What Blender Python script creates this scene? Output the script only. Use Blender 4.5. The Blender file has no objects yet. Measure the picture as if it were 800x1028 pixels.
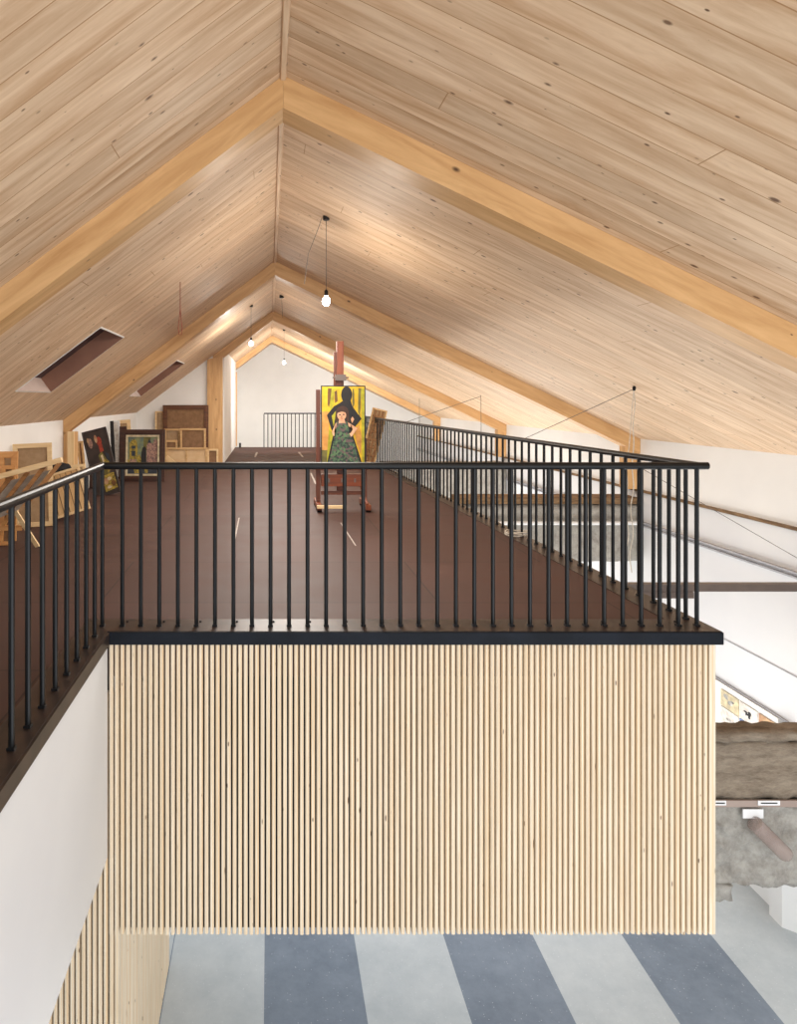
import bpy, bmesh, math, random
from mathutils import Vector, Matrix, noise, Euler
random.seed(7)
C = bpy.context.scene.collection
S = bpy.context.scene
F = 680.0; VX = 270.0; VY = 401.0          # focal length and vanishing point in pixels of the 800x1028 frame

# ------------------------------------------------------------------ camera
cam = bpy.data.cameras.new('camera'); cam_o = bpy.data.objects.new('camera', cam); C.objects.link(cam_o)
cam_o.location = (0, 0, 0); cam_o.rotation_euler = (math.radians(90), 0, 0)
cam.sensor_fit = 'HORIZONTAL'; cam.sensor_width = 36; cam.lens = F/800*36
cam.shift_x = (400-VX)/800; cam.shift_y = -(514-VY)/800
cam.clip_start = .05; cam.clip_end = 200
S.camera = cam_o

# ------------------------------------------------------------------ world, lights, exposure
w = bpy.data.worlds.new('world'); S.world = w; w.use_nodes = True
bg = w.node_tree.nodes['Background']; bg.inputs[0].default_value = (.86, .93, 1, 1); bg.inputs[1].default_value = 1.0

def area(name, loc, target, sx, sy, power, col=(1, 1, 1)):
    l = bpy.data.lights.new(name, 'AREA'); l.shape = 'RECTANGLE'; l.size = sx; l.size_y = sy; l.energy = power; l.color = col
    o = bpy.data.objects.new(name, l); C.objects.link(o); o.location = loc
    o.rotation_euler = (Vector(target)-Vector(loc)).to_track_quat('-Z', 'Y').to_euler()
    return o
area('gable_daylight_fill', (1.0, -3.2, .4), (1.0, 8, -.2), 7, 3.4, 235, (1, .97, .93))  # added fill standing in for daylight from behind the camera
area('lower_front_fill', (4.2, -1.5, -2.6), (3.0, 9, -4.2), 3.5, 3.5, 110, (.95, .98, 1))  # unseen low fill, added to brighten the lower level
area('stair_uplight_fill', (1.8, .6, -5.1), (1.2, 4.6, 1.5), 5, 2.4, 120, (1, .98, .95))  # made-up uplight that brightens the rafter undersides
area('lower_hall_fill', (1.6, 8.2, -3.7), (1.6, 8.2, -6), 5, 3.6, 80, (.97, .98, 1))  # extra lamp hidden behind the box, added to lift the striped floor
area('void_bounce_fill', (4.1, 7.2, -4.9), (4.0, 7.2, 0), 2.0, 4.6, 205, (1, .98, .95))  # added upward fill imitating daylight bounced out of the void
area('void_bounce_fill', (4.0, 15.5, -4.9), (4.0, 15.5, 0), 2.2, 9, 520, (1, .98, .95))  # second added bounce fill, farther along the void
area('far_gable_fill', (1.0, 18.8, .35), (.8, 25, -.3), 2.5, .6, 150, (1, .98, .95))  # invented fill that whitens the far gable wall
area('loft_ridge_fill', (.3, 10.0, .95), (.3, 10.0, -2), 1.2, 10, 340, (1, .95, .88))  # added fill below the ridge, no strip lamp hangs here
S.view_settings.view_transform = 'Standard'; S.view_settings.look = 'None'
S.view_settings.gamma = 1; S.view_settings.use_curve_mapping = False; S.view_settings.exposure = -0.08

# ------------------------------------------------------------------ materials
def srgb(r, g, b):
    f = lambda c: (c/255/12.92 if c/255 <= .04045 else ((c/255+.055)/1.055)**2.4)
    return (f(r), f(g), f(b), 1)
MATS = {}
def newmat(name):
    m = bpy.data.materials.new(name); m.use_nodes = True; nt = m.node_tree
    return m, nt, nt.nodes['Principled BSDF']
def mottled(name, c1, c2=None, scale=6, rough=.7, metal=0, bump=.0, detail=5, stretch=(1, 1, 1), spec=.5, lo=.35, hi=.65, alpha=1, trans=0):
    m, nt, p = newmat(name); N = nt.nodes; L = nt.links
    c2 = c2 or tuple(min(1, x*.85) for x in c1[:3])+(1,)
    tc = N.new('ShaderNodeTexCoord'); mp = N.new('ShaderNodeMapping'); mp.inputs['Scale'].default_value = stretch
    no = N.new('ShaderNodeTexNoise'); no.inputs['Scale'].default_value = scale; no.inputs['Detail'].default_value = detail; no.inputs['Roughness'].default_value = .78 if detail > 10 else .5
    cr = N.new('ShaderNodeValToRGB'); cr.color_ramp.elements[0].position = lo; cr.color_ramp.elements[1].position = hi
    cr.color_ramp.elements[0].color = c2; cr.color_ramp.elements[1].color = c1
    L.new(tc.outputs['Object'], mp.inputs[0]); L.new(mp.outputs[0], no.inputs['Vector']); L.new(no.outputs[0], cr.inputs[0]); L.new(cr.outputs[0], p.inputs['Base Color'])
    p.inputs['Roughness'].default_value = rough; p.inputs['Metallic'].default_value = metal; p.inputs['Specular IOR Level'].default_value = spec
    if bump:
        b = N.new('ShaderNodeBump'); b.inputs['Strength'].default_value = bump; b.inputs['Distance'].default_value = .02
        L.new(no.outputs[0], b.inputs['Height']); L.new(b.outputs[0], p.inputs['Normal'])
    if alpha < 1: p.inputs['Alpha'].default_value = alpha
    if trans: p.inputs['Transmission Weight'].default_value = trans
    MATS[name] = m; return m
def wood(name, light, dark, knot=(70, 40, 20), boards=None, knots=1.0, rough=.55, seam=(120, 80, 45), grain=.5, vary=.12, kscale=5.0, seamw=.004, gscale=14.0):
    """pine in UV metres, the grain runs along u"""
    m, nt, p = newmat(name); N = nt.nodes; L = nt.links
    def nn(t, **k):
        n = N.new(t)
        for a, b in k.items():
            if a in n.inputs: n.inputs[a].default_value = b
            else: setattr(n, a, b)
        return n
    uv = nn('ShaderNodeUVMap')
    sep = nn('ShaderNodeSeparateXYZ'); L.new(uv.outputs[0], sep.inputs[0])
    def math_(op, a, b=None):
        n = nn('ShaderNodeMath', operation=op)
        for i, v in enumerate((a, b)):
            if v is None: continue
            if hasattr(v, 'type') and not isinstance(v, (int, float)): L.new(v, n.inputs[i])
            else: n.inputs[i].default_value = v
        return n.outputs[0]
    vec = uv.outputs[0]
    if boards:                                                     # shift the grain from board to board
        row = math_('FLOOR', math_('DIVIDE', sep.outputs[1], boards[1]))
        off = math_('MULTIPLY', row, 3.717)
        cmb = nn('ShaderNodeCombineXYZ'); L.new(math_('ADD', sep.outputs[0], off), cmb.inputs[0]); L.new(sep.outputs[1], cmb.inputs[1]); L.new(row, cmb.inputs[2])
        vec = cmb.outputs[0]
    mp = nn('ShaderNodeMapping'); mp.inputs['Scale'].default_value = (.9, gscale, 1); L.new(vec, mp.inputs[0])
    n1 = nn('ShaderNodeTexNoise', Scale=1.6, Detail=6.0, Roughness=.62); n1.inputs['Distortion'].default_value = .5; L.new(mp.outputs[0], n1.inputs['Vector'])
    cr = nn('ShaderNodeValToRGB'); cr.color_ramp.elements[0].position = .5-grain*.4; cr.color_ramp.elements[1].position = .5+grain*.3
    cr.color_ramp.elements[0].color = srgb(*dark); cr.color_ramp.elements[1].color = srgb(*light); L.new(n1.outputs[0], cr.inputs[0])
    col = cr.outputs[0]
    def mix(f, a, b, bt='MIX'):
        n = nn('ShaderNodeMix', data_type='RGBA', blend_type=bt)
        for s, v in ((0, f), (6, a), (7, b)):
            if isinstance(v, (int, float, tuple)): n.inputs[s].default_value = v
            else: L.new(v, n.inputs[s])
        return n.outputs[2]
    if boards:
        wn = nn('ShaderNodeTexWhiteNoise', noise_dimensions='1D'); L.new(row, wn.inputs['W'])
        g = math_('ADD', math_('MULTIPLY', wn.outputs[0], vary*1.6), 1-vary)
        cg = nn('ShaderNodeCombineXYZ')
        for i in range(3): L.new(g, cg.inputs[i])
        col = mix(1.0, col, cg.outputs[0], 'MULTIPLY')
    if knots:
        mk = nn('ShaderNodeMapping'); mk.inputs['Scale'].default_value = (.55, 1, 1); L.new(vec, mk.inputs[0])
        for sc, thr, ff in ((kscale, .09*knots, .95), (kscale*1.7, .1*knots, .85)):
            vo = nn('ShaderNodeTexVoronoi', Scale=sc); vo.inputs['Randomness'].default_value = 1; L.new(mk.outputs[0], vo.inputs['Vector'])
            wk = nn('ShaderNodeSeparateColor'); L.new(vo.outputs['Color'], wk.inputs[0])
            rad = math_('MULTIPLY', wk.outputs[0], thr)
            kr = nn('ShaderNodeMapRange'); L.new(vo.outputs['Distance'], kr.inputs[0]); L.new(rad, kr.inputs[2])
            L.new(math_('MULTIPLY', rad, .5), kr.inputs[1]); kr.inputs[3].default_value = ff; kr.inputs[4].default_value = 0
            gate = math_('GREATER_THAN', wk.outputs[1], .3)
            col = mix(math_('MULTIPLY', kr.outputs[0], gate), col, srgb(*knot))
    if boards:
        br = nn('ShaderNodeTexBrick'); br.offset = 0
        br.inputs['Scale'].default_value = 1; br.inputs['Mortar Size'].default_value = seamw; br.inputs['Mortar Smooth'].default_value = .2
        br.inputs['Brick Width'].default_value = boards[0]; br.inputs['Row Height'].default_value = boards[1]
        cb_ = nn('ShaderNodeCombineXYZ'); L.new(math_('ADD', sep.outputs[0], math_('MULTIPLY', row, 2.831)), cb_.inputs[0]); L.new(sep.outputs[1], cb_.inputs[1]); L.new(cb_.outputs[0], br.inputs['Vector'])
        col = mix(br.outputs['Fac'], col, srgb(*seam))
        b = nn('ShaderNodeBump', Strength=.5, Distance=.004, invert=True); L.new(br.outputs['Fac'], b.inputs['Height']); L.new(b.outputs[0], p.inputs['Normal'])
    L.new(col, p.inputs['Base Color'])
    p.inputs['Roughness'].default_value = rough
    MATS[name] = m; return m

wood('ceiling_boards', (230, 202, 170), (194, 157, 120), boards=(7.3, .2), knots=1.9, kscale=8.0, seam=(170, 128, 86), rough=.6, grain=.5, vary=.09, gscale=8, seamw=.003, knot=(96, 62, 38))
wood('glulam', (216, 174, 122), (188, 142, 90), gscale=8, knots=1.0, kscale=3.2, rough=.5, grain=.5)
wood('slat_pine', (232, 218, 196), (212, 194, 166), boards=(40, .0363), knots=1.5, kscale=6, seam=(225, 195, 155), rough=.6, grain=.4, vary=.07, gscale=9)
wood('pale_pine', (232, 205, 160), (208, 172, 122), knots=.35, rough=.6)
wood('stretcher_wood', (214, 178, 128), (184, 142, 92), knots=.3, rough=.6)
wood('orange_wood', (214, 158, 96), (184, 126, 70), knots=.2, rough=.5)
wood('slat_brown_wood', (142, 100, 58), (112, 74, 40), knots=0, rough=.6)
wood('easel_wood', (132, 62, 24), (96, 44, 18), knots=0, rough=.4)
wood('easel_dark', (112, 58, 34), (78, 38, 24), knots=0, rough=.45)
wood('carved_frame', (112, 68, 38), (76, 44, 24), knots=0, rough=.4)
wood('dark_frame', (74, 42, 28), (48, 26, 18), knots=0, rough=.4)
mottled('white_paint', srgb(240, 239, 236), srgb(234, 233, 230), scale=1.5, rough=.75)
mottled('grey_white_paint', srgb(222, 222, 222), srgb(214, 214, 216), scale=.8, rough=.6)
mottled('black_metal', srgb(20, 21, 24), srgb(15, 16, 18), scale=12, rough=.36, metal=.35)
mottled('fascia_metal', srgb(24, 29, 38), srgb(18, 22, 29), scale=5, rough=.6, spec=.15)
mottled('plate_metal', srgb(66, 52, 46), srgb(44, 36, 33), scale=7, rough=.38, metal=.35)
mottled('steel_brown', srgb(112, 98, 90), srgb(98, 86, 80), scale=5, rough=.5)
mottled('white_metal', srgb(236, 236, 236), srgb(226, 226, 226), scale=9, rough=.5)
mottled('concrete', srgb(176, 172, 164), srgb(136, 131, 124), scale=9, rough=.9, bump=1.0, detail=14, lo=.36, hi=.62)
mottled('old_concrete', srgb(158, 144, 126), srgb(112, 98, 84), scale=9, rough=.95, bump=1.0, detail=14, stretch=(.6, 1, 2), lo=.36, hi=.62)
mottled('old_timber', srgb(140, 112, 80), srgb(100, 76, 52), scale=5, rough=.9, bump=.6, stretch=(1, 1, 6))
mottled('canvas_brown', srgb(172, 144, 112), srgb(158, 130, 98), scale=18, rough=.9)
mottled('canvas_dark', srgb(142, 108, 78), srgb(126, 94, 66), scale=18, rough=.9)
mottled('canvas_grey', srgb(158, 150, 142), srgb(140, 132, 124), scale=12, rough=.9)
mottled('panel_pale', srgb(216, 186, 146), srgb(206, 172, 130), scale=6, rough=.8)
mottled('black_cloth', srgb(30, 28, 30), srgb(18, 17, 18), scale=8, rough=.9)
mottled('cord_white', srgb(214, 206, 192), srgb(190, 180, 166), scale=30, rough=.8)
mottled('cord_grey', srgb(110, 104, 98), srgb(90, 84, 80), scale=30, rough=.7)
mottled('cord_red', srgb(150, 60, 40), srgb(120, 45, 30), scale=30, rough=.7)
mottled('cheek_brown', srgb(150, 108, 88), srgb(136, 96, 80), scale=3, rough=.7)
mottled('conduit_grey', srgb(176, 176, 180), srgb(160, 160, 166), scale=9, rough=.6)
mottled('pane_dusk', srgb(84, 60, 58), srgb(72, 52, 52), scale=3, rough=.7)  # darkness of dusk beyond the pane, put into the colour
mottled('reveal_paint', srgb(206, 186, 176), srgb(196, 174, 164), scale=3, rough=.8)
mottled('tape', srgb(176, 166, 158), srgb(150, 140, 130), scale=20, rough=.7)
mottled('reflection_tint', srgb(176, 156, 148), srgb(166, 146, 138), scale=3, rough=.25, alpha=.45)  # imitates a faint glass reflection by colour and alpha
mottled('foil_strip', srgb(164, 146, 136), srgb(152, 134, 124), scale=3, rough=.3)
P_ = lambda n, a, b=None, s=14: mottled('paint_'+n, srgb(*a), srgb(*(b or tuple(int(x*.8) for x in a))), scale=s, rough=.6)
P_('yellow', (226, 190, 40), (205, 160, 30)); P_('ochre', (216, 160, 84), (200, 138, 66)); P_('brown', (120, 82, 40)); P_('black', (34, 30, 30), (24, 22, 24))
P_('skin', (226, 180, 144), (206, 152, 116)); P_('olive', (120, 112, 56)); P_('lime', (188, 182, 40), (150, 140, 30)); P_('orange', (214, 150, 70)); P_('hair', (78, 48, 36))
P_('sky', (140, 144, 92), (96, 112, 104), 8); P_('towers', (190, 164, 62), (100, 88, 44), 40); P_('pinktower', (178, 138, 118), (110, 84, 82), 40); P_('navy', (46, 54, 66))
P_('cream', (222, 206, 168)); P_('darkground', (66, 54, 50), (46, 38, 36), 7); P_('red', (178, 66, 44), (130, 50, 36), 30); P_('blue', (60, 96, 150), (130, 150, 190), 20)
P_('white', (226, 222, 214), (196, 186, 176), 20); P_('rust', (150, 96, 70), (190, 160, 120), 14); P_('pink', (232, 206, 204), (214, 176, 176), 14); P_('mint', (190, 220, 200)); P_('greyink', (90, 88, 86), (210, 206, 200), 16)
# the spotted dress
m, nt, p = newmat('paint_dress'); vo = nt.nodes.new('ShaderNodeTexVoronoi'); vo.inputs['Scale'].default_value = 38
tc = nt.nodes.new('ShaderNodeTexCoord'); nt.links.new(tc.outputs['Object'], vo.inputs['Vector'])
sc_ = nt.nodes.new('ShaderNodeSeparateColor'); nt.links.new(vo.outputs['Color'], sc_.inputs[0])
cr = nt.nodes.new('ShaderNodeValToRGB'); e = cr.color_ramp.elements; e[0].color = srgb(44, 60, 54); e[1].color = srgb(190, 190, 160)
for pos, c in ((.3, (70, 96, 72)), (.55, (92, 122, 84)), (.75, (104, 84, 84))): q = e.new(pos); q.color = srgb(*c)
cr.color_ramp.interpolation = 'CONSTANT'; nt.links.new(sc_.outputs[0], cr.inputs[0]); nt.links.new(cr.outputs[0], p.inputs['Base Color']); p.inputs['Roughness'].default_value = .6; MATS['paint_dress'] = m
# film-faced boards of the loft floor
m, nt, p = newmat('loft_floor'); N = nt.nodes; L = nt.links
uv = N.new('ShaderNodeUVMap'); br = N.new('ShaderNodeTexBrick'); br.inputs['Scale'].default_value = 1; br.inputs['Brick Width'].default_value = 2.5; br.inputs['Row Height'].default_value = 1.25
br.inputs['Mortar Size'].default_value = .006; br.inputs['Color1'].default_value = srgb(74, 50, 44); br.inputs['Color2'].default_value = srgb(68, 46, 40); br.inputs['Mortar'].default_value = srgb(44, 30, 27)
L.new(uv.outputs[0], br.inputs['Vector'])
no = N.new('ShaderNodeTexNoise'); no.inputs['Scale'].default_value = 2.2; no.inputs['Detail'].default_value = 8; L.new(uv.outputs[0], no.inputs['Vector'])
mr = N.new('ShaderNodeMapRange'); mr.inputs[1].default_value = .3; mr.inputs[2].default_value = .7; mr.inputs[3].default_value = .85; mr.inputs[4].default_value = 1.12; L.new(no.outputs[0], mr.inputs[0])
mx = N.new('ShaderNodeMix'); mx.data_type = 'RGBA'; mx.blend_type = 'MULTIPLY'; mx.inputs[0].default_value = 1; L.new(br.outputs[0], mx.inputs[6]); L.new(mr.outputs[0], mx.inputs[7])
L.new(mx.outputs[2], p.inputs['Base Color']); p.inputs['Roughness'].default_value = .5
mr2 = N.new('ShaderNodeMapRange'); p.inputs['Specular IOR Level'].default_value = .3; mr2.inputs[3].default_value = .5; mr2.inputs[4].default_value = .7; L.new(no.outputs[0], mr2.inputs[0]); L.new(mr2.outputs[0], p.inputs['Roughness'])
MATS['loft_floor'] = m
# striped terrazzo of the lower floor: stripes along Y, uv.x is world X
m, nt, p = newmat('striped_floor'); N = nt.nodes; L = nt.links
uv = N.new('ShaderNodeUVMap'); sp = N.new('ShaderNodeSeparateXYZ'); L.new(uv.outputs[0], sp.inputs[0])
def mth(op, a, b=0):
    n = N.new('ShaderNodeMath'); n.operation = op
    if isinstance(a, (int, float)): n.inputs[0].default_value = a
    else: L.new(a, n.inputs[0])
    if isinstance(b, (int, float)): n.inputs[1].default_value = b
    else: L.new(b, n.inputs[1])
    return n.outputs[0]
u = mth('DIVIDE', mth('ADD', sp.outputs[0], .045), .925*2)
stripe = mth('LESS_THAN', mth('FRACT', u), .5)
inside = mth('MULTIPLY', mth('LESS_THAN', sp.outputs[0], 4.58), mth('GREATER_THAN', sp.outputs[0], -.98))
fac = mth('MULTIPLY', stripe, inside)
no = N.new('ShaderNodeTexNoise'); no.inputs['Scale'].default_value = 1.6; no.inputs['Detail'].default_value = 10; no.inputs['Roughness'].default_value = .75; L.new(uv.outputs[0], no.inputs['Vector'])
def ramp(a, b):
    r = N.new('ShaderNodeValToRGB'); r.color_ramp.elements[0].position = .35; r.color_ramp.elements[1].position = .65; r.color_ramp.elements[0].color = a; r.color_ramp.elements[1].color = b; L.new(no.outputs[0], r.inputs[0]); return r.outputs[0]
ca = ramp(srgb(170, 178, 182), srgb(190, 196, 198)); cb = ramp(srgb(100, 112, 126), srgb(124, 136, 150))
mx = N.new('ShaderNodeMix'); mx.data_type = 'RGBA'; L.new(fac, mx.inputs[0]); L.new(ca, mx.inputs[6]); L.new(cb, mx.inputs[7])
vo = N.new('ShaderNodeTexVoronoi'); vo.inputs['Scale'].default_value = 34; L.new(uv.outputs[0], vo.inputs['Vector'])
sc2 = N.new('ShaderNodeSeparateColor'); L.new(vo.outputs['Color'], sc2.inputs[0])
spk = mth('MULTIPLY', mth('LESS_THAN', vo.outputs['Distance'], .16), mth('GREATER_THAN', sc2.outputs[0], .7))
mx2 = N.new('ShaderNodeMix'); mx2.data_type = 'RGBA'; L.new(mth('MULTIPLY', spk, .35), mx2.inputs[0]); L.new(mx.outputs[2], mx2.inputs[6]); mx2.inputs[7].default_value = srgb(226, 230, 232)
L.new(mx2.outputs[2], p.inputs['Base Color']); p.inputs['Roughness'].default_value = .6
MATS['striped_floor'] = m
m, nt, p = newmat('bulb_glow'); p.inputs['Emission Color'].default_value = (1, .95, .86, 1); p.inputs['Emission Strength'].default_value = 60; MATS['bulb_glow'] = m
m, nt, p = newmat('glass'); p.inputs['Transmission Weight'].default_value = 1; p.inputs['Roughness'].default_value = .05; p.inputs['Base Color'].default_value = (.8, .85, .9, 1); MATS['glass'] = m
M = MATS

# ------------------------------------------------------------------ mesh helpers
def P(x, y, Y, off=0): return Vector(((x-VX)/F*Y, Y+off, (VY-y)/F*Y))
def link(name, me, parent=None):
    o = bpy.data.objects.new(name, me); C.objects.link(o)
    if parent: o.parent = parent
    return o
def obj(name, bm, mats, parent=None, grain=(1, 0, 0), smooth=False):
    bmesh.ops.recalc_face_normals(bm, faces=bm.faces)
    bm.normal_update()
    uvl = bm.loops.layers.uv.verify(); g = Vector(grain).normalized()
    for f in bm.faces:
        a = f.normal.cross(g)
        if a.length < .2:
            a = f.normal.orthogonal().normalized(); gg = f.normal.cross(a)
        else: a.normalize(); gg = g
        if a[max(range(3), key=lambda i: abs(a[i]))] < 0: a = -a
        for l in f.loops: l[uvl].uv = (l.vert.co.dot(gg), l.vert.co.dot(a))
        f.smooth = smooth
    me = bpy.data.meshes.new(name); bm.to_mesh(me); bm.free()
    for mm in (mats if isinstance(mats, (list, tuple)) else [mats]): me.materials.append(M[mm])
    return link(name, me, parent)
def box(bm, x0, x1, y0, y1, z0, z1, mi=0):
    v = [bm.verts.new(c) for c in ((x0,y0,z0),(x1,y0,z0),(x1,y1,z0),(x0,y1,z0),(x0,y0,z1),(x1,y0,z1),(x1,y1,z1),(x0,y1,z1))]
    for q in ((0,3,2,1),(4,5,6,7),(0,1,5,4),(1,2,6,5),(2,3,7,6),(3,0,4,7)):
        bm.faces.new([v[i] for i in q]).material_index = mi
def prism(bm, poly, y0, y1, mi=0, T=None):
    """polygon in x,z extruded from y0 to y1"""
    T = T or (lambda c: c)
    a = [bm.verts.new(T(Vector((x, y0, z)))) for x, z in poly]; b = [bm.verts.new(T(Vector((x, y1, z)))) for x, z in poly]
    n = len(poly)
    for f in [bm.faces.new(a), bm.faces.new(b[::-1])]+[bm.faces.new((a[i], b[i], b[(i+1)%n], a[(i+1)%n])) for i in range(n)]: f.material_index = mi
def tube(bm, pts, r, n=8, cap=True, mi=0, r2=None):
    pts = [Vector(p) for p in pts]; rings = []
    for i, p in enumerate(pts):
        d = (pts[min(i+1, len(pts)-1)]-pts[max(i-1, 0)]).normalized()
        u = d.cross(Vector((0, 0, 1)) if abs(d.z) < .9 else Vector((0, 1, 0))).normalized(); v = d.cross(u)
        rr = r if r2 is None else r+(r2-r)*i/(len(pts)-1)
        rings.append([bm.verts.new(p+rr*(math.cos(2*math.pi*k/n)*u+math.sin(2*math.pi*k/n)*v)) for k in range(n)])
    for a, b in zip(rings, rings[1:]):
        for k in range(n): bm.faces.new((a[k], a[(k+1)%n], b[(k+1)%n], b[k])).material_index = mi
    if cap: bm.faces.new(rings[0][::-1]).material_index = mi; bm.faces.new(rings[-1]).material_index = mi
def lathe(bm, prof, c=(0, 0, 0), n=16):
    rings = [[bm.verts.new((c[0]+r*math.cos(2*math.pi*k/n), c[1]+r*math.sin(2*math.pi*k/n), c[2]+z)) for k in range(n)] for r, z in prof]
    for a, b in zip(rings, rings[1:]):
        for k in range(n): bm.faces.new((a[k], a[(k+1)%n], b[(k+1)%n], b[k]))
    bm.faces.new(rings[0][::-1]); bm.faces.new(rings[-1])
def B(*a, **k):
    bm = bmesh.new(); box(bm, *a, **k); return bm
def bevel(o, w=.004, seg=2):
    md = o.modifiers.new('bevel', 'BEVEL'); md.width = w; md.segments = seg; md.limit_method = 'ANGLE'; return o
def tag(o, label, cat, group=None, kind=None):
    o['label'] = label; o['category'] = cat
    if group: o['group'] = group
    if kind: o['kind'] = kind
    return o
def struct(o): o['kind'] = 'structure'; return o
def empty(name, loc, label, cat, group=None, rot=(0, 0, 0)):
    o = bpy.data.objects.new(name, None); C.objects.link(o); o.location = loc; o.rotation_euler = rot; o.empty_display_size = .1
    return tag(o, label, cat, group)
def copy_part(src, parent, loc):
    c = src.copy(); C.objects.link(c); c.parent = parent; c.location = loc; return c

# ------------------------------------------------------------------ dimensions
H = 2.05; XR = .09; SR = .487; SL = .75; R = 5.5; LW = -3.05
ZF = -1.5; ZG = -5.55; D = 4.378
BY = [4.28, 10.03, 15.68, 21.7]; BT = .23; BH = .208; YB = 25.0
zr = lambda x: H-SR*(x-XR)
zl = lambda x: H-SL*(XR-x)
edge = lambda Y: 3.045-.0309*Y

# ------------------------------------------------------------------ setting: roof
def slab(name, x0, x1, zf, y0, y1, holes, mat, th=.06):
    """sloping boarded ceiling with rectangular holes given as (xa, xb, ya, yb)"""
    bm = bmesh.new()
    m_ = .13; big = [(h[0]-m_, h[1]+m_, h[2]-m_, h[3]+m_) for h in holes]
    xs = sorted({x0, x1}|{h[i] for h in holes+big for i in (0, 1)}); ys = sorted({y0, y1}|{h[i] for h in holes+big for i in (2, 3)})
    for a, b in zip(xs, xs[1:]):
        for c, d in zip(ys, ys[1:]):
            if any(h[0] <= a < h[1] and h[2] <= c < h[3] for h in holes): continue
            for o, t in ((0, 0), (th, 1)):
                if t and any(h[0] <= a < h[1] and h[2] <= c < h[3] for h in big): continue
                bm.faces.new([bm.verts.new((x, y, zf(x)+o)) for x, y in ((a, c), (b, c), (b, d), (a, d))])
    for (xa, xb, ya, yb) in [(x0, x1, y0, y1)]:
        for p, q in (((xa, ya), (xb, ya)), ((xb, ya), (xb, yb)), ((xb, yb), (xa, yb)), ((xa, yb), (xa, ya))):
            bm.faces.new([bm.verts.new((*p, zf(p[0]))), bm.verts.new((*q, zf(q[0]))), bm.verts.new((*q, zf(q[0])+th)), bm.verts.new((*p, zf(p[0])+th))])
    bmesh.ops.remove_doubles(bm, verts=bm.verts, dist=1e-4)
    g = (1, 0, zf(1)-zf(0))
    return struct(obj(name, bm, mat, grain=g))
HOLES = [(-2.52, -1.685, 6.77, 7.83), (-2.55, -1.69, 12.42, 13.48)]
slab('ceiling', XR, R+.12, zr, -.4, YB+.1, [], 'ceiling_boards')
slab('ceiling', LW-.12, XR, zl, -.4, YB+.1, HOLES, 'ceiling_boards')
# narrow ridge batten
bm = bmesh.new(); prism(bm, [(XR-.022, zl(XR-.022)-.001), (XR, H-.001), (XR+.022, zr(XR+.022)-.001), (XR+.014, H-.034), (XR-.014, H-.034)], -.4, BY[0]-.001)
for a, b in zip(BY, BY[1:]+[YB]): prism(bm, [(XR-.022, zl(XR-.022)-.001), (XR, H-.001), (XR+.022, zr(XR+.022)-.001), (XR+.014, H-.034), (XR-.014, H-.034)], a+BT, b)
struct(obj('trim_1', bm, 'ceiling_boards', grain=(0, 1, 0)))
# skylights in the left slope
for i, (xa, xb, ya, yb) in enumerate(HOLES):
    bm = bmesh.new(); up = .24; n = Vector((-SL, 0, 1)).normalized()*up; off = lambda x, y: Vector((x, y, zl(x)))+n
    sh = .012
    q = [(xa-sh, ya-sh), (xb+sh, ya-sh), (xb+sh, yb+sh), (xa-sh, yb+sh)]; q2 = [(xa, ya), (xb, ya), (xb, yb), (xa, yb)]
    for k in range(4):
        a, b = q2[k], q2[(k+1)%4]
        lo = [Vector((*p, zl(p[0])-.006)) for p in (a, b)]
        bm.faces.new([bm.verts.new(lo[0]), bm.verts.new(lo[1]), bm.verts.new(lo[1]+n), bm.verts.new(lo[0]+n)])
    reveal = bm
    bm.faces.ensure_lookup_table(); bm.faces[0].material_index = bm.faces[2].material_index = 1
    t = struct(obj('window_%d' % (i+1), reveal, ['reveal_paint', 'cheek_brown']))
    # thin white edging round the opening
    bm = bmesh.new()
    for k in range(4):
        a, b = q2[k], q2[(k+1)%4]; c_, d_ = q[k], q[(k+1)%4]
        bm.faces.new([bm.verts.new((*p, zl(p[0])-.007)) for p in (a, b, d_, c_)])
        bm.faces.new([bm.verts.new((*p, zl(p[0])-.0005)) for p in (c_, d_)]+[bm.verts.new((*p, zl(p[0])-.007)) for p in (d_, c_)])
    obj('edging', bm, 'white_paint', t)
    bm = bmesh.new()
    for o_ in (0, .01): bm.faces.new([bm.verts.new(Vector((x, y, zl(x)))+n*(.8+o_)) for x, y in q2])
    obj('dusk_pane', bm, 'pane_dusk', t)  # skylight pane coloured dark to stand for dusk outside
    # brown cloth on the two long cheeks
# ------------------------------------------------------------------ setting: walls
bm = bmesh.new(); box(bm, LW-.12, LW, -.4, YB, ZF-.6, zl(LW)+.02); struct(obj('wall_left', bm, 'white_paint'))
# right wall: upper band, middle band, band carrying the posters
bm = bmesh.new(); box(bm, R, R+.14, 1.0, YB, -1.35, zr(R)+.03); struct(obj('wall_right', bm, 'white_paint'))
bm = bmesh.new(); box(bm, R+.02, R+.14, 1.0, YB, -3.42, -1.35); struct(obj('wall_right', bm, 'grey_white_paint'))
bm = bmesh.new()
prism(bm, [(R+.03, ZG), (R+.14, ZG), (R+.14, -3.42), (R+.03, -3.42)], 8.6, YB)
prism(bm, [(5.485, ZG), (R+.14, ZG), (R+.14, -3.44), (5.485, -3.44)], 7.3, 8.6)
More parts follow.
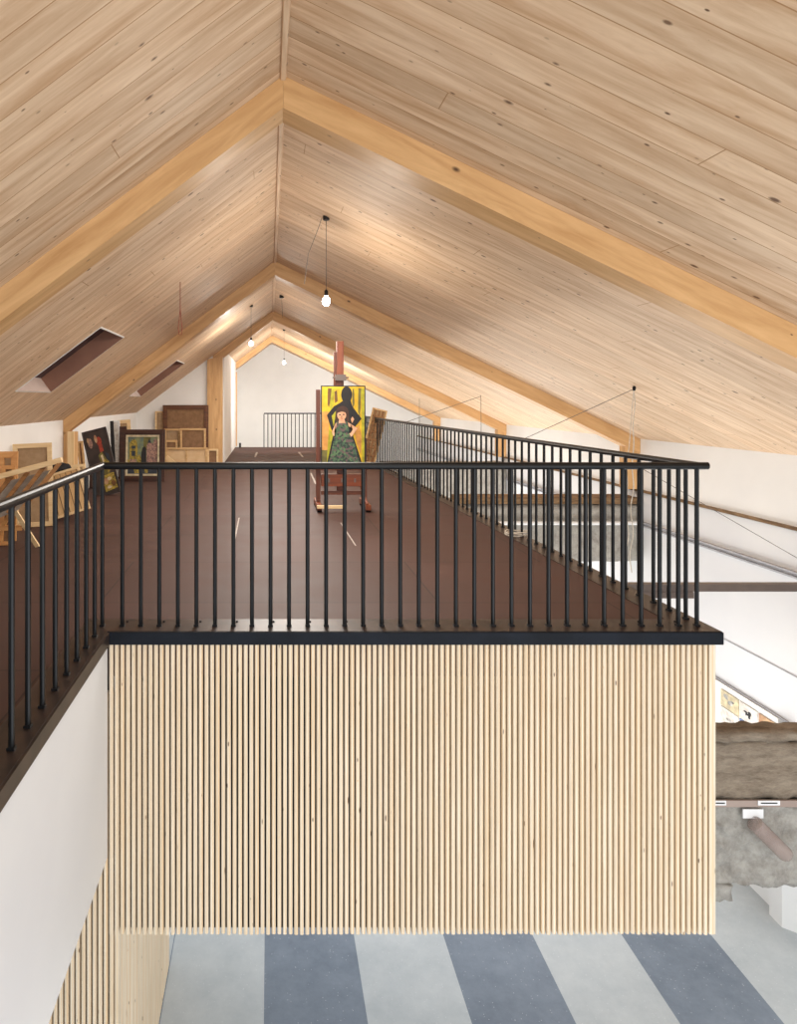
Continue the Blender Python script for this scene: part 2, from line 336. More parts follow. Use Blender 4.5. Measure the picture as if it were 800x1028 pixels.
# splayed pier at the near end
a = [(5.39, 7.12), (5.39, 7.3), (R+.14, 7.3), (6.3, 6.55), (6.2, 6.5)]
v0 = [bm.verts.new((x, y, ZG)) for x, y in a]; v1 = [bm.verts.new((x, y, -3.5)) for x, y in a]
bm.faces.new(v0[::-1]); bm.faces.new(v1)
for i in range(5): bm.faces.new((v0[i], v0[(i+1)%5], v1[(i+1)%5], v1[i]))
struct(obj('wall_right', bm, 'white_paint'))
bm = bmesh.new(); prism(bm, [(-1.25, ZG), (R+.1, ZG), (R+.1, zr(R+.1)), (XR, H), (-1.25, zl(-1.25))], YB, YB+.1); struct(obj('wall_back', bm, 'white_paint'))
# partition behind the stacked canvases and its return towards the gable
bm = bmesh.new(); prism(bm, [(LW, ZF), (-1.30, ZF), (-1.30, zl(-1.30)), (LW, zl(LW))], 15.6, 15.675); struct(obj('wall_partition', bm, 'white_paint'))
bm = bmesh.new(); prism(bm, [(-1.30, ZF), (-1.06, ZF), (-1.06, zl(-1.06)-.0), (-1.30, zl(-1.30))], 15.95, 21.65); struct(obj('wall_return', bm, 'white_paint'))
bm = bmesh.new(); box(bm, -1.30, -1.25, 21.65, YB, ZG, zl(-1.3)); struct(obj('wall_return', bm, 'white_paint'))
# trims along the right wall
def rightline(name, z, h, mat, d=.012, y0=1.0):
    o = obj(name, B(R-d, R+.05, y0, YB, z-h, z), mat, grain=(0, 1, 0)); return struct(o)
rightline('trim_2', -1.33, .035, 'old_timber', .03)
rightline('trim_3', -1.80, .022, 'conduit_grey', .02); rightline('trim_4', -1.85, .018, 'conduit_grey', .02)
rightline('trim_5', -2.90, .010, 'conduit_grey', -.012)
rightline('trim_6', -3.42, .016, 'conduit_grey', .0, 6.8)

# ------------------------------------------------------------------ setting: floors
bm = bmesh.new(); box(bm, -6, R+1.2, -1.5, YB, ZG-.1, ZG); struct(obj('floor', bm, 'striped_floor', grain=(1, 0, 0)))
def deck(pts, z0, z1, name, mat):
    bm = bmesh.new(); a = [bm.verts.new((x, y, z0)) for x, y in pts]; b = [bm.verts.new((x, y, z1)) for x, y in pts]; n = len(pts)
    bm.faces.new(a[::-1]); bm.faces.new(b)
    for i in range(n): bm.faces.new((a[i], a[(i+1)%n], b[(i+1)%n], b[i]))
    return obj(name, bm, mat)
YE = 21.3
struct(deck([(LW, .4), (-1.075, .4), (-1.075, D+.03), (edge(D+.03)-.03, D+.03), (edge(YE)-.03, YE), (-1.25, YE), (-1.25, 15.95), (LW, 15.95)], ZF-.30, ZF, 'floor', 'loft_floor'))
# steel edge plate with black fascia, one run for each side
pl = .23; zp = ZF+.006
struct(deck([(-1.04, D-.012), (edge(D), D-.012), (edge(D+pl)-pl*.9, D+pl), (-1.04-.19, D+pl)], ZF-.002, zp, 'trim_7', 'plate_metal'))
struct(deck([(-1.04, .4), (-1.04, D-.012), (-1.04-.19, D+pl), (-1.04-.19, .4)], ZF-.002, zp-.001, 'trim_8', 'plate_metal'))
struct(deck([(edge(D), D-.012), (edge(YE), YE), (edge(YE)-.2, YE), (edge(D+pl)-pl*.9, D+pl)], ZF-.002, zp-.001, 'trim_9', 'plate_metal'))
fa = obj('trim_10', B(-1.04, edge(D)+.012, D-.03, D-.012, ZF-.078, ZF+.004), 'fascia_metal'); struct(bevel(fa, .006))
struct(obj('trim_11', B(-1.043, -1.025, .4, D-.03, ZF-.078, ZF+.003), 'plate_metal'))
struct(deck([(edge(D)-.006, D-.01), (edge(D)+.012, D-.01), (edge(YE)+.012, YE), (edge(YE)-.006, YE)], ZF-.078, ZF+.003, 'trim_12', 'plate_metal'))
# bolts on the front plate
bm = bmesh.new()
for i in range(16): lathe(bm, [(.008, 0), (.008, .006), (.004, .009)], (-.95+i*.245, D+.17, zp), 8)
struct(obj('trim_13', bm, 'black_metal'))

# ------------------------------------------------------------------ slat clad box below the loft
SP = .0363; SWD = .0248
def slats(bm, xs, y, z0, z1, dep=.045, side=False):
    for x in xs:
        c = .006
        pr = [(-SWD/2, dep), (-SWD/2, c), (-SWD/2+c, 0), (SWD/2-c, 0), (SWD/2, c), (SWD/2, dep)]
        dz = random.uniform(-.004, .004)
        if side: pts = [(y-b, x+a) for a, b in pr]
        else: pts = [(x+a, y+b) for a, b in pr]
        lo = [bm.verts.new((p[0], p[1], z0+dz)) for p in pts]; hi = [bm.verts.new((p[0], p[1], z1)) for p in pts]
        bm.faces.new(lo[::-1]); bm.faces.new(hi)
        for i in range(6): bm.faces.new((lo[i], lo[(i+1)%6], hi[(i+1)%6], hi[i]))
ZB = -3.458
bm = bmesh.new(); n = 107
slats(bm, [-1.022+i*SP for i in range(n)], D, ZB, ZF-.08)
box(bm, 2.846, 2.886, D, D+.03, ZB, ZF-.08)
struct(obj('wall_front', bm, 'slat_pine', grain=(0, 0, 1)))
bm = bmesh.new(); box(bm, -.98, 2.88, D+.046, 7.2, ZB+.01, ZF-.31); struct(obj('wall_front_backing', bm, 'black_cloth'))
bm = bmesh.new(); slats(bm, [-.985-i*SP for i in range(0, 40)], D+.003, ZG, ZF-.40); struct(obj('wall_stair', bm, 'slat_pine', grain=(0, 0, 1)))
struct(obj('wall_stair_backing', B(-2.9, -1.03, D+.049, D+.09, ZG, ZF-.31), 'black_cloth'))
bm = bmesh.new(); slats(bm, [D+.05+i*SP for i in range(0, 62)], -.979, ZG, ZB+.0, side=True); struct(obj('wall_passage', bm, 'slat_pine', grain=(0, 0, 1)))
struct(obj('wall_passage_backing', B(-1.08, -1.025, D+.09, 12, ZG, ZB+.02), 'white_paint'))
struct(obj('wall_stringer', B(-1.12, -1.043, .4, D-.005, -2.955, ZF-.079), 'grey_white_paint'))

# ------------------------------------------------------------------ rafters and posts
def rafter(i, side, label):
    y0 = BY[i]; k = 1 if side == 'R' else -1; s = SR if side == 'R' else SL
    xe = R-.001 if side == 'R' else LW+.001
    zt = (zr if side == 'R' else zl)
    e = .002
    bh = BH if side == 'R' else BH*math.hypot(1, SL)/math.hypot(1, SR)*.94
    zc = H-BH
    poly = [(XR+k*.0005, H-e), (xe, zt(xe)-e), (xe, zt(xe)-e-bh), (XR+k*.0005, zc)]
    bm = bmesh.new(); prism(bm, poly, y0, y0+BT)
    o = obj('roof_rafter', bm, 'glulam', grain=(1, 0, -k*s)); tag(o, label, 'beam', 'glulam rafters under the boarded roof')
names = ['nearest', 'second', 'third', 'farthest']
for i in range(4):
    rafter(i, 'R', '%s of the four honey-coloured rafters on the right roof slope' % names[i])
    rafter(i, 'L', '%s of the four honey-coloured rafters on the left roof slope' % names[i])
def post(x0, x1, y0, y1, z0, z1, label):
    tag(bevel(obj('timber_post', B(x0, x1, y0, y1, z0, z1), 'glulam', grain=(0, 0, 1)), .004), label, 'post', 'glulam posts')
bm = bmesh.new(); prism(bm, [(-1.415, ZF), (-1.062, ZF), (-1.062, .985), (-1.415, .918)], 15.52, 15.597)
tag(obj('timber_post', bm, 'glulam', grain=(0, 0, 1)), 'broad pine post beside the stacked canvases at the white partition', 'post', 'glulam posts')
post(-1.16, -1.03, 21.66, 21.9, ZF, zl(-1.16)-.23, 'slim far pine post at the end of the white return wall')
post(LW+.002, LW+.16, 10.03, 10.26, ZF, zl(LW)-.28+.10, 'pine post at the left wall carrying the second rafter')
for i, l in ((1, 'second'), (2, 'third'), (3, 'farthest')):
    post(R-.20, R-.003, BY[i]+.01, BY[i]+.22, -1.33, zr(R-.2)-BH-.003, 'short pine post on the right ledge under the %s rafter' % l)

# ------------------------------------------------------------------ railings
ZRL = -.444; RH = ZRL-ZF
bal_bm = bmesh.new(); tube(bal_bm, [(0, 0, 0), (0, 0, RH-.02)], .0135, 10); box(bal_bm, -.016, .016, -.016, .016, 0, .012)
BAL = None
def railing(p0, p1, n_or_pitch, label, first=0.0, over0=0, over1=0, rr=.024, loc=None):
    """top rail from p0 to p1 (x,y), balusters every pitch"""
    global BAL
    p0, p1 = Vector((*p0, 0)), Vector((*p1, 0)); d = (p1-p0); Ln = d.length; d.normalize()
    t = empty('railing', (p0.x, p0.y, zp), label, 'railing')
    bm = bmesh.new()
    a = -d*over0; b = d*(Ln+over1); z = RH
    tube(bm, [a+Vector((0, 0, z)), b+Vector((0, 0, z))], rr, 14)
    o = obj('top_rail', bm, 'black_metal', t, smooth=False)
    k = first
    while k <= Ln+1e-6:
        if BAL is None: BAL = obj('baluster', bal_bm, 'black_metal', t); BAL.location = d*k
        else: copy_part(BAL, t, d*k)
        k += n_or_pitch
    return t
YR = 4.47
railing((-1.10, YR), (2.84, YR), 18.6/F*YR, 'black steel railing across the front edge above the slatted cladding', first=.132, over0=.0, over1=.055)
railing((-1.10, YR), (-1.10, 1.3), .197, 'black steel railing running forward along the stair opening at left', first=.0, over0=.0)
xr0 = 2.84; xr1 = 2.84-.0309*(21.2-YR)
railing((xr0, YR), (xr1, 21.2), .184, 'long black steel railing receding along the right void', first=.14)
railing((-.156, 21.2), (xr1, 21.2), .1226, 'short distant black railing in front of the white gable wall', first=0.0, rr=.02)

# ------------------------------------------------------------------ old concrete beams
def rough(name, x0, x1, y0, y1, z0, z1, mat, label, amp=.03, seed=0, step=.06, cat='beam', group=None, topamp=0):
    bm = bmesh.new(); nx = max(2, int((x1-x0)/step)); ny = max(2, int((y1-y0)/step)); nz = max(2, int((z1-z0)/step))
    vs = {}
    def V(i, j, k):
        if (i, j, k) not in vs:
            c = Vector((x0+(x1-x0)*i/nx, y0+(y1-y0)*j/ny, z0+(z1-z0)*k/nz))
            q = c*12+Vector((seed*7, 0, 0)); d = Vector((0, noise.fractal(q, 1, 2, 4), noise.fractal(q+Vector((31, 7, 3)), 1, 2, 4)))*amp
            if j == ny: d.y = 0
            if k == nz: d.z += topamp*noise.noise(Vector((c.x*2.2+seed, 3, 1)))
            vs[(i, j, k)] = bm.verts.new(c+d)
        return vs[(i, j, k)]
    for i in range(nx):
        for k in range(nz):
            bm.faces.new((V(i, 0, k), V(i+1, 0, k), V(i+1, 0, k+1), V(i, 0, k+1))); bm.faces.new((V(i, ny, k), V(i, ny, k+1), V(i+1, ny, k+1), V(i+1, ny, k)))
        for j in range(ny):
            bm.faces.new((V(i, j, 0), V(i, j+1, 0), V(i+1, j+1, 0), V(i+1, j, 0))); bm.faces.new((V(i, j, nz), V(i+1, j, nz), V(i+1, j+1, nz), V(i, j+1, nz)))
    for j in range(ny):
        for k in range(nz):
            bm.faces.new((V(0, j, k), V(0, j, k+1), V(0, j+1, k+1), V(0, j+1, k))); bm.faces.new((V(nx, j, k), V(nx, j+1, k), V(nx, j+1, k+1), V(nx, j, k+1)))
    return tag(obj(name, bm, mat, smooth=True), label, cat, group)
YC = 4.75; pz = lambda y, Y: (VY-y)/F*Y
rough('stone_coping', 2.93, R+.6, YC, YC+.1, pz(745, YC), pz(730, YC+.1), 'old_concrete', 'weathered brown coping course on top of the near concrete beam', .02, 1, .04, 'masonry', topamp=.03)
rough('concrete_beam', 2.93, R+.6, YC+.01, YC+.32, pz(803, YC), pz(746.5, YC), 'old_concrete', 'rough upper concrete beam right of the slatted box, below the brown coping', .018, 2, .04)
rough('concrete_beam', 2.93, R+.6, YC+.03, YC+.34, pz(892, YC), pz(809, YC), 'concrete', 'lower grey concrete beam with ragged underside right of the slatted box', .035, 3, .022)
rough('concrete_lump', 2.93, 3.25, YC-.0, YC+.2, pz(904, YC), pz(888, YC), 'concrete', 'small concrete lump hanging at the lower beam corner beside the slats', .02, 5, .03, 'concrete')
tag(obj('tinted_strip', B(2.93, R+.6, YC-.015, YC+.0, pz(809, YC), pz(802.5, YC)), 'foil_strip'), 'thin dusky pink strip between the two near concrete beams', 'strip')
tag(obj('white_plate', B(*[P(744, 0, YC).x, P(764.5, 0, YC).x], YC-.018, YC-.008, pz(820, YC), pz(811, YC)), 'white_metal'), 'small white plate on the lower concrete beam below the pink strip', 'plate')
for xx, l in ((701+22, 'short white slotted bracket beside the slatted cladding'), (772, 'longer white slotted bracket on the pink strip')):
    w_ = 6 if xx < 740 else 11
    t = empty('slotted_bracket', P(xx, 808, YC-.02), l, 'bracket')
    b_ = w_/F*YC
    obj('plate', B(-b_, b_, 0, .006, -.004, .028), 'white_metal', t); obj('slot', B(-b_*.75, b_*.75, -.002, 0, .008, .016), 'black_metal', t)
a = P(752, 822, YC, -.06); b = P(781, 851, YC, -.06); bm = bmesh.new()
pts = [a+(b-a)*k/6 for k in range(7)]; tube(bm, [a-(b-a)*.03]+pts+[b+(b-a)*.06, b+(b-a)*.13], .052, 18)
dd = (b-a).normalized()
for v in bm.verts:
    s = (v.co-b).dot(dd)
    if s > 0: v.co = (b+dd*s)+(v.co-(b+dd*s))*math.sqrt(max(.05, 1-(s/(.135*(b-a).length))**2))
tag(obj('tube_reflection', bm, 'reflection_tint', smooth=True), 'glass reflection modelled as a dusky round-ended tube slanting in front of the lower concrete beam', 'reflection')  # solid shape standing in for a reflection in glass

Y2 = 10.05
rough('concrete_beam', 2.78, R-.01, Y2, Y2+.4, -2.40, -1.56, 'concrete', 'distant grey concrete beam crossing the void below the second rafter', .025, 11, .08)
tag(obj('wall_plank', B(2.80, R-.01, Y2-.04, Y2+.42, -1.545, -1.46), 'old_timber'), 'brown timber plank lying along the distant concrete beam', 'plank')
bm = bmesh.new(); tube(bm, [(2.80, Y2-.06, pz(524.5, Y2)), (R-.02, Y2-.06, pz(524.5, Y2))], .028, 10)
tag(obj('white_pipe', bm, 'white_metal'), 'white pipe running across the face of the distant concrete beam', 'pipe')
rough('concrete_beam', 2.62, R-.01, BY[2]+.02, BY[2]+.4, -2.4, -1.46, 'concrete', 'farther concrete beam seen through the right railing under the third rafter', .02, 21, .14)
YS = 6.05
tag(obj('steel_tie', B(2.90, R-.0, YS, YS+.07, pz(594, YS), pz(586.5, YS)), 'steel_brown'), 'flat grey-brown steel tie bar crossing the right void', 'steel bar')
tag(obj('steel_bracket', B(2.90, P(696, 0, YS).x, YS-.01, YS+.06, pz(600.5, YS), pz(594, YS)-.001), 'steel_brown'), 'short steel packer under the tie bar beside the loft edge', 'steel bar')

# posters on the right wall
cols = ['pink', 'white', 'rust', 'mint']; ys = [8.22, 7.89, 7.58, 7.26, 6.98]
zz = [-3.50, -3.70, -3.90, -4.10]
spec = [['cream', 'white', 'rust', 'mint'], ['white', 'blue', 'cream', 'rust'], ['pink', 'white', 'rust', 'blue']]
desc = [['pale cream print top left of the poster grid', 'pale print with black blot, top row beside the rust one', 'rust-brown print in the top row of the poster grid', 'mint print at the right end of the top row'],
        ['white print with grey ink marks, second row far left', 'blue print in the second row of the poster grid', 'cream print in the second row half hidden by the coping', 'rust print in the second row at right end'],
        None]
for r in range(2):
    for c in range(3 if r == 0 else 2):
        y1, y0 = ys[c]-.01, ys[c+1]+.01; z1, z0 = zz[r]-.006, zz[r+1]+.006
        bm = B(5.485-.012, 5.485-.002, y0, y1, z0, z1, mi=0)
        rnd = random.Random(r*9+c)
        if (r, c) in ((0, 0), (0, 1), (1, 0), (0, 2), (1, 1)):
            for k in range(5 if (r, c) != (0, 1) else 7):
                yy = rnd.uniform(y0+.05, y1-.08); z_ = rnd.uniform(z0+.03, z1-.05); s1, s2 = rnd.uniform(.01, .05), rnd.uniform(.008, .03)
                if (r, c) == (0, 1): yy = (y0+y1)/2+rnd.uniform(-.04, .04); z_ = (z0+z1)/2+rnd.uniform(-.03, .02)
                pts = [(yy+s1*math.cos(t_*math.pi/4), z_+s2*math.sin(t_*math.pi/4)) for t_ in range(8)]
                f = bm.faces.new([bm.verts.new((5.485-.0125-k*.0003, a_, b_)) for a_, b_ in pts]); f.material_index = 1
        tag(obj('wall_print', bm, ['paint_'+spec[r][c], 'paint_greyink' if c < 1 else ('paint_black' if c == 1 and r == 0 else 'paint_white')]), desc[r][c], 'print', 'prints on the right wall')

# ------------------------------------------------------------------ hanging lamps and wires
def lamp(x, Y, zb, top, label, power):
    t = empty('pendant_lamp', (x, Y, zb), label, 'lamp', 'bare bulbs hanging from the roof')
    bm = bmesh.new(); lathe(bm, [(.006, -.045), (.026, -.036), (.038, -.015), (.040, 0), (.034, .022), (.02, .042), (.014, .055)], n=20); obj('bulb', bm, 'bulb_glow', t, smooth=True)
    bm = bmesh.new(); lathe(bm, [(.0165, .05), (.019, .06), (.019, .10), (.008, .115)], n=16); obj('socket', bm, 'black_metal', t)
    h = top-zb
    bm = bmesh.new(); tube(bm, [(0, 0, .11), (0, 0, h)], .003, 6); obj('cord', bm, 'cord_grey', t)
    bm = bmesh.new(); lathe(bm, [(.03, h-.03), (.035, h-.01), (.035, h+.012)], n=16); obj('ceiling_cup', bm, 'black_metal', t)
    l = bpy.data.lights.new('bulb_light', 'POINT'); l.energy = power; l.color = (1, .93, .84); l.shadow_soft_size = .045
    lo = bpy.data.objects.new('bulb_light', l); C.objects.link(lo); lo.parent = t; lo.location = (0, 0, -.06)
lamp(.57, 6.75, .98, zr(.57), 'nearest lit bare bulb on a cord above the easel', 55)
lamp(-.33, 12.5, 1.03, zl(-.33), 'lit bare bulb hanging left of the ridge', 50)
lamp(.41, 18.4, 1.0, zr(.41), 'farthest lit bulb in front of the white gable', 45)
def wire(name, pts, r, mat, label, cat='wire', group=None):
    bm = bmesh.new(); tube(bm, pts, r, 6); return tag(obj(name, bm, mat), label, cat, group)
bm = bmesh.new(); lathe(bm, [(.03, -.05), (.045, -.04), (.045, .012)], (.24, 12.9, zr(.24)), 14); tube(bm, [(.24, 12.9, zr(.24)-.05), (.26, 12.9, zr(.24)-.42)], .003, 5)
tag(obj('ceiling_socket', bm, 'black_metal'), 'small black ceiling socket right of the ridge without a bulb', 'lamp socket')
c0 = (.57, 6.75, zr(.57)-.02)
wire('loose_cable', [(.525, 6.76, zr(.525)-.03), (.50, 6.78, zr(.5)-.12), (.40, 6.9, zr(.4)-.42), (.36, 6.9, zr(.36)-.74)], .003, 'cord_grey', 'thin grey cable dangling from the mount of the nearest bulb', 'cable')
hk = Vector((4.0, 7.42, zr(4.0)))
t = empty('hanging_rope', hk, 'pale cord hanging from the near roof hook down past the right railing', 'cord')
bm = bmesh.new(); lathe(bm, [(.012, 0), (.02, -.02), (.012, -.05)][::-1], n=10); obj('hook', bm, 'black_metal', t)
bm = bmesh.new(); pts = []
for k in range(30): pts.append((-.0+.012*math.sin(k*.9)-.0012*k, .01*math.cos(k*.7), -.04-k*.069))
tube(bm, pts, .006, 6); pts2 = [(p[0]-.03-.02*math.sin(i*.2), p[1]+.03, p[2]) for i, p in enumerate(pts[8:26])]; tube(bm, [pts[0]]+pts2, .005, 6); obj('cord', bm, 'cord_white', t)
wire('stay_wire', [hk+Vector((0, 0, -.03)), Vector((2.72, 7.2, -.415))], .0035, 'cord_grey', 'thin stay wire from the near roof hook to the right railing', group='stay wires')
wire('stay_wire', [Vector((4.02, 7.42, -.72)), Vector((R-.005, 7.0, -1.66))], .0035, 'cord_grey', 'thin stay wire slanting down to the right wall above the tie bar', group='stay wires')
for x, Y, dz, l in ((4.13, 13.2, .75, 'wire dropping from the second roof hook over the right railing'), (4.24, 19.1, .85, 'wire dropping from the third roof hook far down the right slope')):
    wire('hanging_wire', [(x, Y, zr(x)), (x, Y, zr(x)-.05), (x+.005, Y, zr(x)-dz)], .005, 'cord_grey', l)
wire('stay_wire', [Vector((4.13, 13.2, zr(4.13)-.02)), Vector((2.56, 12.6, -.418))], .005, 'cord_grey', 'thin stay wire from the second roof hook to the railing', group='stay wires')
xx = -.955; Yq = 7.29; z0 = zl(xx)
wire('red_cord', [(xx, Yq, z0), (xx, Yq, z0-.3), (xx-.022, Yq, z0-.5), (xx-.012, Yq, z0-.57), (xx+.012, Yq, z0-.57), (xx+.02, Yq, z0-.5), (xx+.001, Yq, z0-.3)], .004, 'cord_red', 'thin looped red cord hanging from the left roof slope', 'cord')
# coil of white rope at the loft edge
bm = bmesh.new(); cc = Vector((2.70, 7.35, ZF+.02)); tube(bm, [cc+Vector((.14*math.cos(k*.5)*(1+.2*math.sin(k)), .12*math.sin(k*.5), .008*math.sin(k*1.3)+.015+.001*k)) for k in range(38)], .007, 6)
tag(obj('rope_coil', bm, 'cord_white'), 'coil of pale rope on the floor at the right railing', 'rope')

# ------------------------------------------------------------------ easel with the portrait
EY = 9.25; ex = P(343.5, 0, EY).x
t = empty('studio_easel', (ex, EY, ZF), 'tall reddish-brown studio easel standing behind the front railing', 'easel')
Z = lambda y: pz(y, EY)-ZF; X = lambda x: P(x, 0, EY).x-ex
bevel(obj('mast', B(X(338.5), X(345.5), .06, .12, .25, Z(342)), 'easel_wood', t, grain=(0, 0, 1)))
bevel(obj('mast_slide', B(X(335.5), X(338.3), .065, .115, .6, Z(353)), 'easel_dark', t, grain=(0, 0, 1)))
bevel(obj('upright', B(X(317.5), X(321.8), .03, .09, .10, Z(391)), 'easel_dark', t, grain=(0, 0, 1)))
bevel(obj('upright', B(X(364.5), X(368.5), .03, .09, .10, Z(440)), 'easel_dark', t, grain=(0, 0, 1)))
bm = B(X(336.5), X(347), -.05, .055, Z(382), Z(376)); tube(bm, [(X(334), 0, Z(379)), (X(350), 0, Z(379))], .012, 10)
obj('top_clamp', bm, 'steel_brown', t)
bevel(obj('tray', B(X(316), X(369), -.10, .10, Z(471), Z(467.8)), 'easel_wood', t))
bevel(obj('drawer_box', B(X(322.5), X(364), -.03, .10, Z(488), Z(476)), 'easel_wood', t))
for q in (330, 343, 356): obj('drawer_latch', B(X(q)-.012, X(q)+.012, -.04, -.031, Z(484), Z(480)), 'steel_brown', t)
bevel(obj('crossbar', B(X(322.5), X(364), .03, .08, Z(497), Z(493)), 'easel_dark', t))
for s, (q0, q1) in enumerate(((317, 321.5), (364.5, 369.5))):
    bevel(obj('foot', B(X(q0), X(q1), -.28, .42, 0.03, .10), 'easel_wood', t, grain=(0, 1, 0)))
    bm = bmesh.new(); tube(bm, [(X(q0)-.0, -.24, .025), (X(q1), -.24, .025)], .025, 12); tube(bm, [(X(q0), .36, .025), (X(q1), .36, .025)], .025, 12); obj('castor', bm, 'black_metal', t)
bevel(obj('foot_board', B(X(316.5), X(342), -.33, -.285, .06, .10), 'pale_pine', t))
bm = bmesh.new(); tube(bm, [(X(366), -.25, .1), (X(362), .05, .34)], .018, 8); obj('brace', bm, 'easel_wood', t)

def picture(w, h, box_, items, name='picture', parent=None, y=-.001, base='yellow', th=None):
    """flat painted shapes in pixel coordinates box_=(x0,y0,x1,y1) mapped to a w x h sheet"""
    x0, y0, x1, y1 = box_; bm = bmesh.new(); names = ['paint_'+base]
    T = lambda a, b: ((a-x0)/(x1-x0)*w-w/2, (y1-b)/(y1-y0)*h)
    bm.faces.new([bm.verts.new((a, y, b)) for a, b in ((-w/2, 0), (w/2, 0), (w/2, h), (-w/2, h))])
    for k, (mat, shp) in enumerate(items):
        mn = 'paint_'+mat
        if mn not in names: names.append(mn)
        if len(shp) == 4 and not hasattr(shp[0], '__len__'):
            cx, cy, rx, ry = shp; shp = [(cx+rx*math.cos(t_*math.pi/10), cy+ry*math.sin(t_*math.pi/10)) for t_ in range(20)]
        vs = [T(min(x1, max(x0, a)), min(y1, max(y0, b))) for a, b in shp]
        f = bm.faces.new([bm.verts.new((a, y-.0006*(k+1), b)) for a, b in vs]); f.material_index = names.index(mn)
        r_ = bmesh.ops.triangulate(bm, faces=[f])
    bm.normal_update()
    me = bpy.data.meshes.new(name); 
    for f in bm.faces:
        if f.normal.y > 0: f.normal_flip()
    bm.to_mesh(me); bm.free()
    for n_ in names: me.materials.append(M[n_])
    return link(name, me, parent)
girl = [('ochre', [(115, 400), (180, 400), (180, 760), (115, 760)]), ('lime', [(165, 760), (180, 560), (215, 600), (190, 890), (160, 890)]), ('olive', [(112, 760), (165, 760), (160, 895), (112, 895)]),
 ('brown', [(170, 180), (208, 180), (200, 260), (180, 360), (166, 330)]), ('brown', [(232, 210), (255, 200), (262, 300), (236, 320)]), ('lime', [(205, 180), (232, 190), (225, 330), (195, 400), (185, 360)]),
 ('olive', [(455, 180), (482, 180), (470, 450), (452, 400)]), ('lime', [(482, 180), (512, 180), (512, 880), (492, 890)]), ('olive', [(400, 190), (414, 180), (418, 330), (400, 370)]),
 ('orange', [(415, 560), (462, 520), (484, 620), (480, 800), (440, 700)]),
 ('black', (345, 240, 52, 78)), ('black', [(318, 290), (380, 290), (400, 350), (485, 465), (420, 545), (385, 520), (385, 640), (235, 640), (215, 570), (205, 575), (160, 432), (225, 350), (285, 315)]),
 ('lime', [(205, 440), (245, 390), (236, 470), (224, 540)]), ('skin', [(384, 470), (398, 445), (416, 470), (396, 508)]),
 ('black', [(222, 600), (398, 600), (492, 892), (160, 892)]), ('yellow', [(245, 870), (275, 870), (275, 892), (245, 892)]),
 ('hair', (305, 408, 60, 64)), ('hair', [(245, 410), (262, 410), (268, 500), (244, 495)]), ('hair', [(345, 410), (364, 420), (372, 500), (342, 490)]),
 ('skin', [(278, 460), (322, 460), (336, 516), (264, 516)]), ('skin', (298, 432, 42, 48)), ('hair', [(255, 395), (300, 372), (345, 395), (338, 408), (300, 398), (262, 410)]),
 ('black', (281, 428, 9, 6)), ('black', (316, 426, 9, 6)), ('brown', (298, 444, 4, 8)), ('red', (299, 462, 11, 4)),
 ('skin', [(252, 500), (240, 510), (206, 590), (218, 625), (236, 634), (240, 612), (228, 596), (256, 545)]), ('skin', [(356, 500), (380, 512), (446, 556), (392, 634), (366, 632), (362, 606), (384, 598), (402, 562), (362, 535)]),
 ('dress', [(250, 492), (268, 492), (270, 512), (252, 512)]), ('dress', [(334, 492), (353, 492), (354, 512), (334, 512)]),
 ('dress', [(250, 506), (354, 506), (362, 560), (366, 600), (405, 660), (470, 886), (176, 886), (226, 650), (246, 590), (246, 540)]),
 ('skin', [(205, 886), (240, 880), (240, 899), (205, 899)]), ('skin', [(360, 886), (398, 886), (400, 899), (360, 899)])]
pw = P(366.5, 0, EY).x-P(322, 0, EY).x; ph = Z(387)-Z(467.5)
pr = empty('painting', (P(344.2, 0, EY).x, EY-.005, pz(467.8, EY)+.002), 'portrait of a girl in a speckled green dress on yellow, standing on the easel', 'painting')
obj('stretcher', B(-pw/2, pw/2, -.03, -.001, 0, ph), 'paint_black', pr)
pc = picture(pw-.03, ph-.03, (115, 165, 512, 900), girl, 'picture', pr, y=-.0305); pc.location.z = .015

